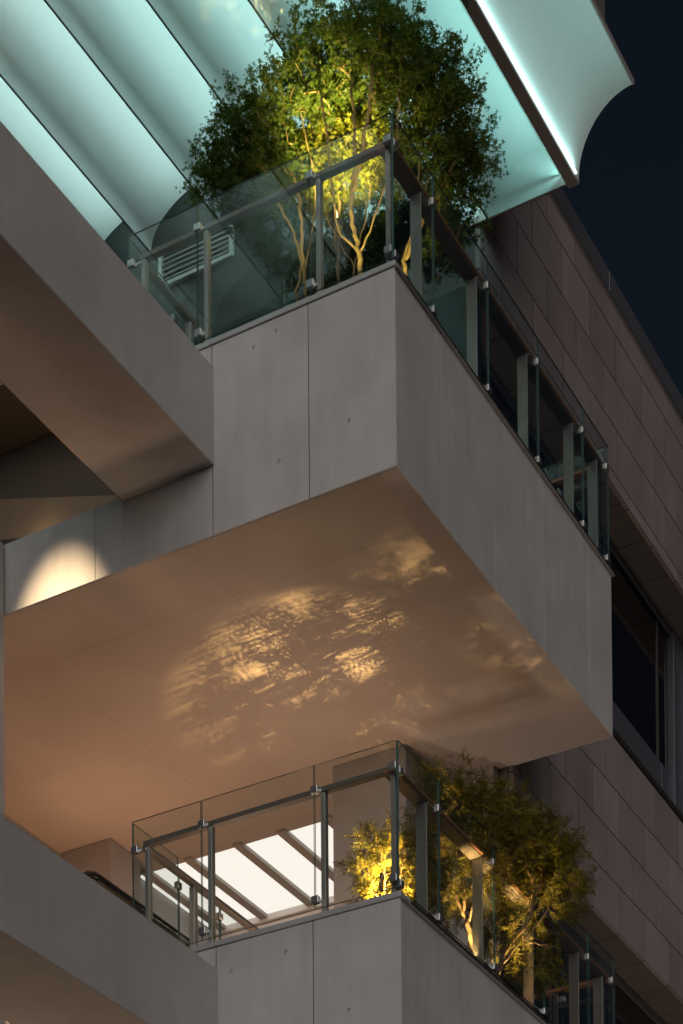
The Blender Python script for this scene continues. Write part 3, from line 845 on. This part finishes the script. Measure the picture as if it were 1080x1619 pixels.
tree('ash_tree', 'spreading ash tree with slanting stems nearest the lower stone wall', (-0.30, 2.5, ZL-0.1),
     [[(-0.30, 2.5, ZL-0.1), (-0.28, 2.5, -5.1), (-0.18, 2.52, -4.86), (0.0, 2.6, -4.6), (0.15, 2.7, -4.1)],
      [(-0.30, 2.5, ZL-0.1), (-0.36, 2.5, -5.0), (-0.34, 2.5, -4.5), (-0.2, 2.6, -4.0)],
      [(-0.28, 2.5, -5.1), (-0.10, 2.55, -4.85), (0.12, 2.65, -4.6), (0.3, 2.7, -4.3)]],
     [((-0.04, 2.65, -3.70), (0.26, 0.40, 0.26)), ((0.16, 2.7, -3.82), (0.24, 0.40, 0.26)), ((0.34, 2.7, -4.05), (0.22, 0.40, 0.24)), ((0.06, 2.7, -4.05), (0.30, 0.40, 0.26)),
      ((-0.18, 2.65, -3.88), (0.26, 0.38, 0.26)), ((0.32, 2.75, -4.32), (0.20, 0.36, 0.20)), ((0.02, 2.75, -4.35), (0.30, 0.30, 0.20)), ((-0.15, 3.0, -4.75), (0.34, 0.30, 0.34))],
     560, AS, 0.10, 3300, 0.022, 'bark_dark', 'ash_leaf', 67, group=GL)

# ------------------------------------------------------------------ lamps
def uplight(loc, target, label, energy, col, cone, blend=0.6, n=1, gap=0.03, size=0.012, face='lamp_warm', rise=0.0):
    t = thing('tree_uplight', label, 'lamp', loc, 'uplights at the tree bases')
    x, y, z = loc
    MB().tube([(x, y, z), (x, y, z+0.03)], 0.05, 14).build('base', 'dark_metal', t)
    if rise:
        MB().tube([(x, y, z+0.03), (x, y, z+rise+0.05)], 0.008, 8).build('spike', 'dark_metal', t)
    z += rise
    d = (Vector(target)-Vector((x, y, z))).normalized()
    a = Vector((x, y, z+0.05)); b = a+d*0.09
    h_ = MB().tube([a, b], [0.035, 0.042], 14).build('housing', 'dark_metal', t)
    MB().tube([b+d*0.001, b+d*0.006], 0.036, 14).build('lens', face, h_)
    side = d.cross(Vector((0, 1, 0))).normalized()
    for k in range(n):
        p = b+d*0.03+side*gap*(k-(n-1)/2)
        lamp('SPOT', 'beam', p, energy/n, col, t, target=p+d, spot_size=rad(cone), spot_blend=blend, shadow_soft_size=size)
    return t
Y1 = (1.0, 0.82, 0.28)
uplight((-0.62, 0.24, -0.10), (-0.98, 1.05, 2.3), 'uplight below the forked maple stem', 300, Y1, 40, 1.0)
uplight((-1.05, 0.92, -0.10), (-1.26, 1.32, 2.60), 'tall spike light inside the glowing maple crowns', 640, Y1, 62, 0.8, rise=1.38)
uplight((-1.25, 0.40, -0.10), (-1.50, 1.15, 2.1), 'uplight below the left maple stems', 300, Y1, 30, 1.0)
uplight((-0.36, 0.80, -0.10), (-0.70, 1.50, 2.2), 'uplight below the leaning right maple', 240, Y1, 38, 1.0)
Y2 = (1.0, 0.62, 0.22)
uplight((-0.39, 0.82, ZL-0.10), (-2.02, 2.42, -HB), 'uplight below the bright corner shrub throwing leaf shadows', 4400, Y2, 42, 1.0, n=4, gap=0.016, size=0.004)
uplight((-0.14, 1.72, ZL-0.10), (-0.28, 1.95, -3.8), 'glowing uplight at the foot of the orange-lit ash trunk', 900, Y2, 52, 1.0, n=2)
uplight((-0.40, 2.62, ZL-0.10), (0.12, 2.62, -3.9), 'uplight below the spreading ash near the stone wall', 380, Y2, 52, 1.0)

uplight((-0.66, 0.98, ZL-0.10), (-0.72, 1.2, -4.4), 'unseen fill light added under the bright corner shrub', 22, Y2, 75, 1.0)  # second light added only to brighten the shrub leaves

# small projector on the canopy front whose warm disc lands on the balcony edge at left
pj = thing('projector', 'small spotlight on the canopy front edge lighting the balcony edge', 'lamp', (-3.55, -3.9, 3.55))
MB().tube([(-3.55, -3.9, 3.64), (-3.55, -3.9, 3.55)], 0.03, 12).build('bracket', 'dark_metal', pj)
dd = (Vector((-3.52, 0, -2.0))-Vector((-3.55, -3.9, 3.5))).normalized()
a = Vector((-3.55, -3.9, 3.5))
MB().tube([a-dd*0.05, a+dd*0.12], 0.06, 16).build('housing', 'dark_metal', pj)
lamp('SPOT', 'beam', a+dd*0.14, 12500, (1.0, 0.70, 0.40), pj, target=(-3.50, 0, -2.42), spot_size=rad(12.4), spot_blend=1.0, shadow_soft_size=0.03)
# wide floor lights in the paving; all but the left one added as fill
def floor_light(x, y, z, label, energy, col, target):
    t = thing('floor_uplight', label, 'lamp', (x, y, z), 'wide floor lights in the paving')
    MB().tube([(x, y, z), (x, y, z+0.012)], 0.09, 18).build('rim', 'steel', t)
    MB().tube([(x, y, z+0.0122), (x, y, z+0.016)], 0.07, 18).build('lens', 'lamp_warm', t)
    lamp('SPOT', 'beam', (x, y, z+0.04), energy, col, t, target=target, spot_size=rad(165), spot_blend=1.0, shadow_soft_size=0.30)
floor_light(-5.2, 3.2, ZL-0.1, 'floor light washing the orange recess wall at left', 280, (1.0, 0.51, 0.27), (-5.1, 2.6, 0))
floor_light(-1.9, 0.5, ZL-0.1, 'unseen fill light added behind the lower front coping', 58, (1.0, 0.68, 0.48), (-1.9, 0.2, 0))  # added fill for the soffit front and the beam underside
floor_light(-2.25, 2.7, ZL-0.1, 'unseen fill light added before the smooth recess wall', 165, (1.0, 0.66, 0.45), (-2.25, 2.5, 0))  # added fill for the recess wall and the soffit above
pd = thing('podium', 'unseen grey podium added to carry a fill light', 'building', (-4, 1, -Z0))  # unseen block put in to carry the light below the lower beam
MB().box(-9, 0.5, -3, 4.83, -Z0, -11.0).bevel(0.02).build('podium_body', 'plaster', pd)
floor_light(-3.4, -0.6, -11.0, 'unseen fill light added under the lower beam', 210, (1.0, 0.66, 0.42), (-3.4, -0.6, 0))  # added to brighten the underside of the lower beam
floor_light(1.2, 9.5, -Z0, 'unseen fill light added in the street under the stone wall', 1300, (1.0, 0.80, 0.66), (1.2, 9.5, 0))  # added to brighten the dark stone soffit panels
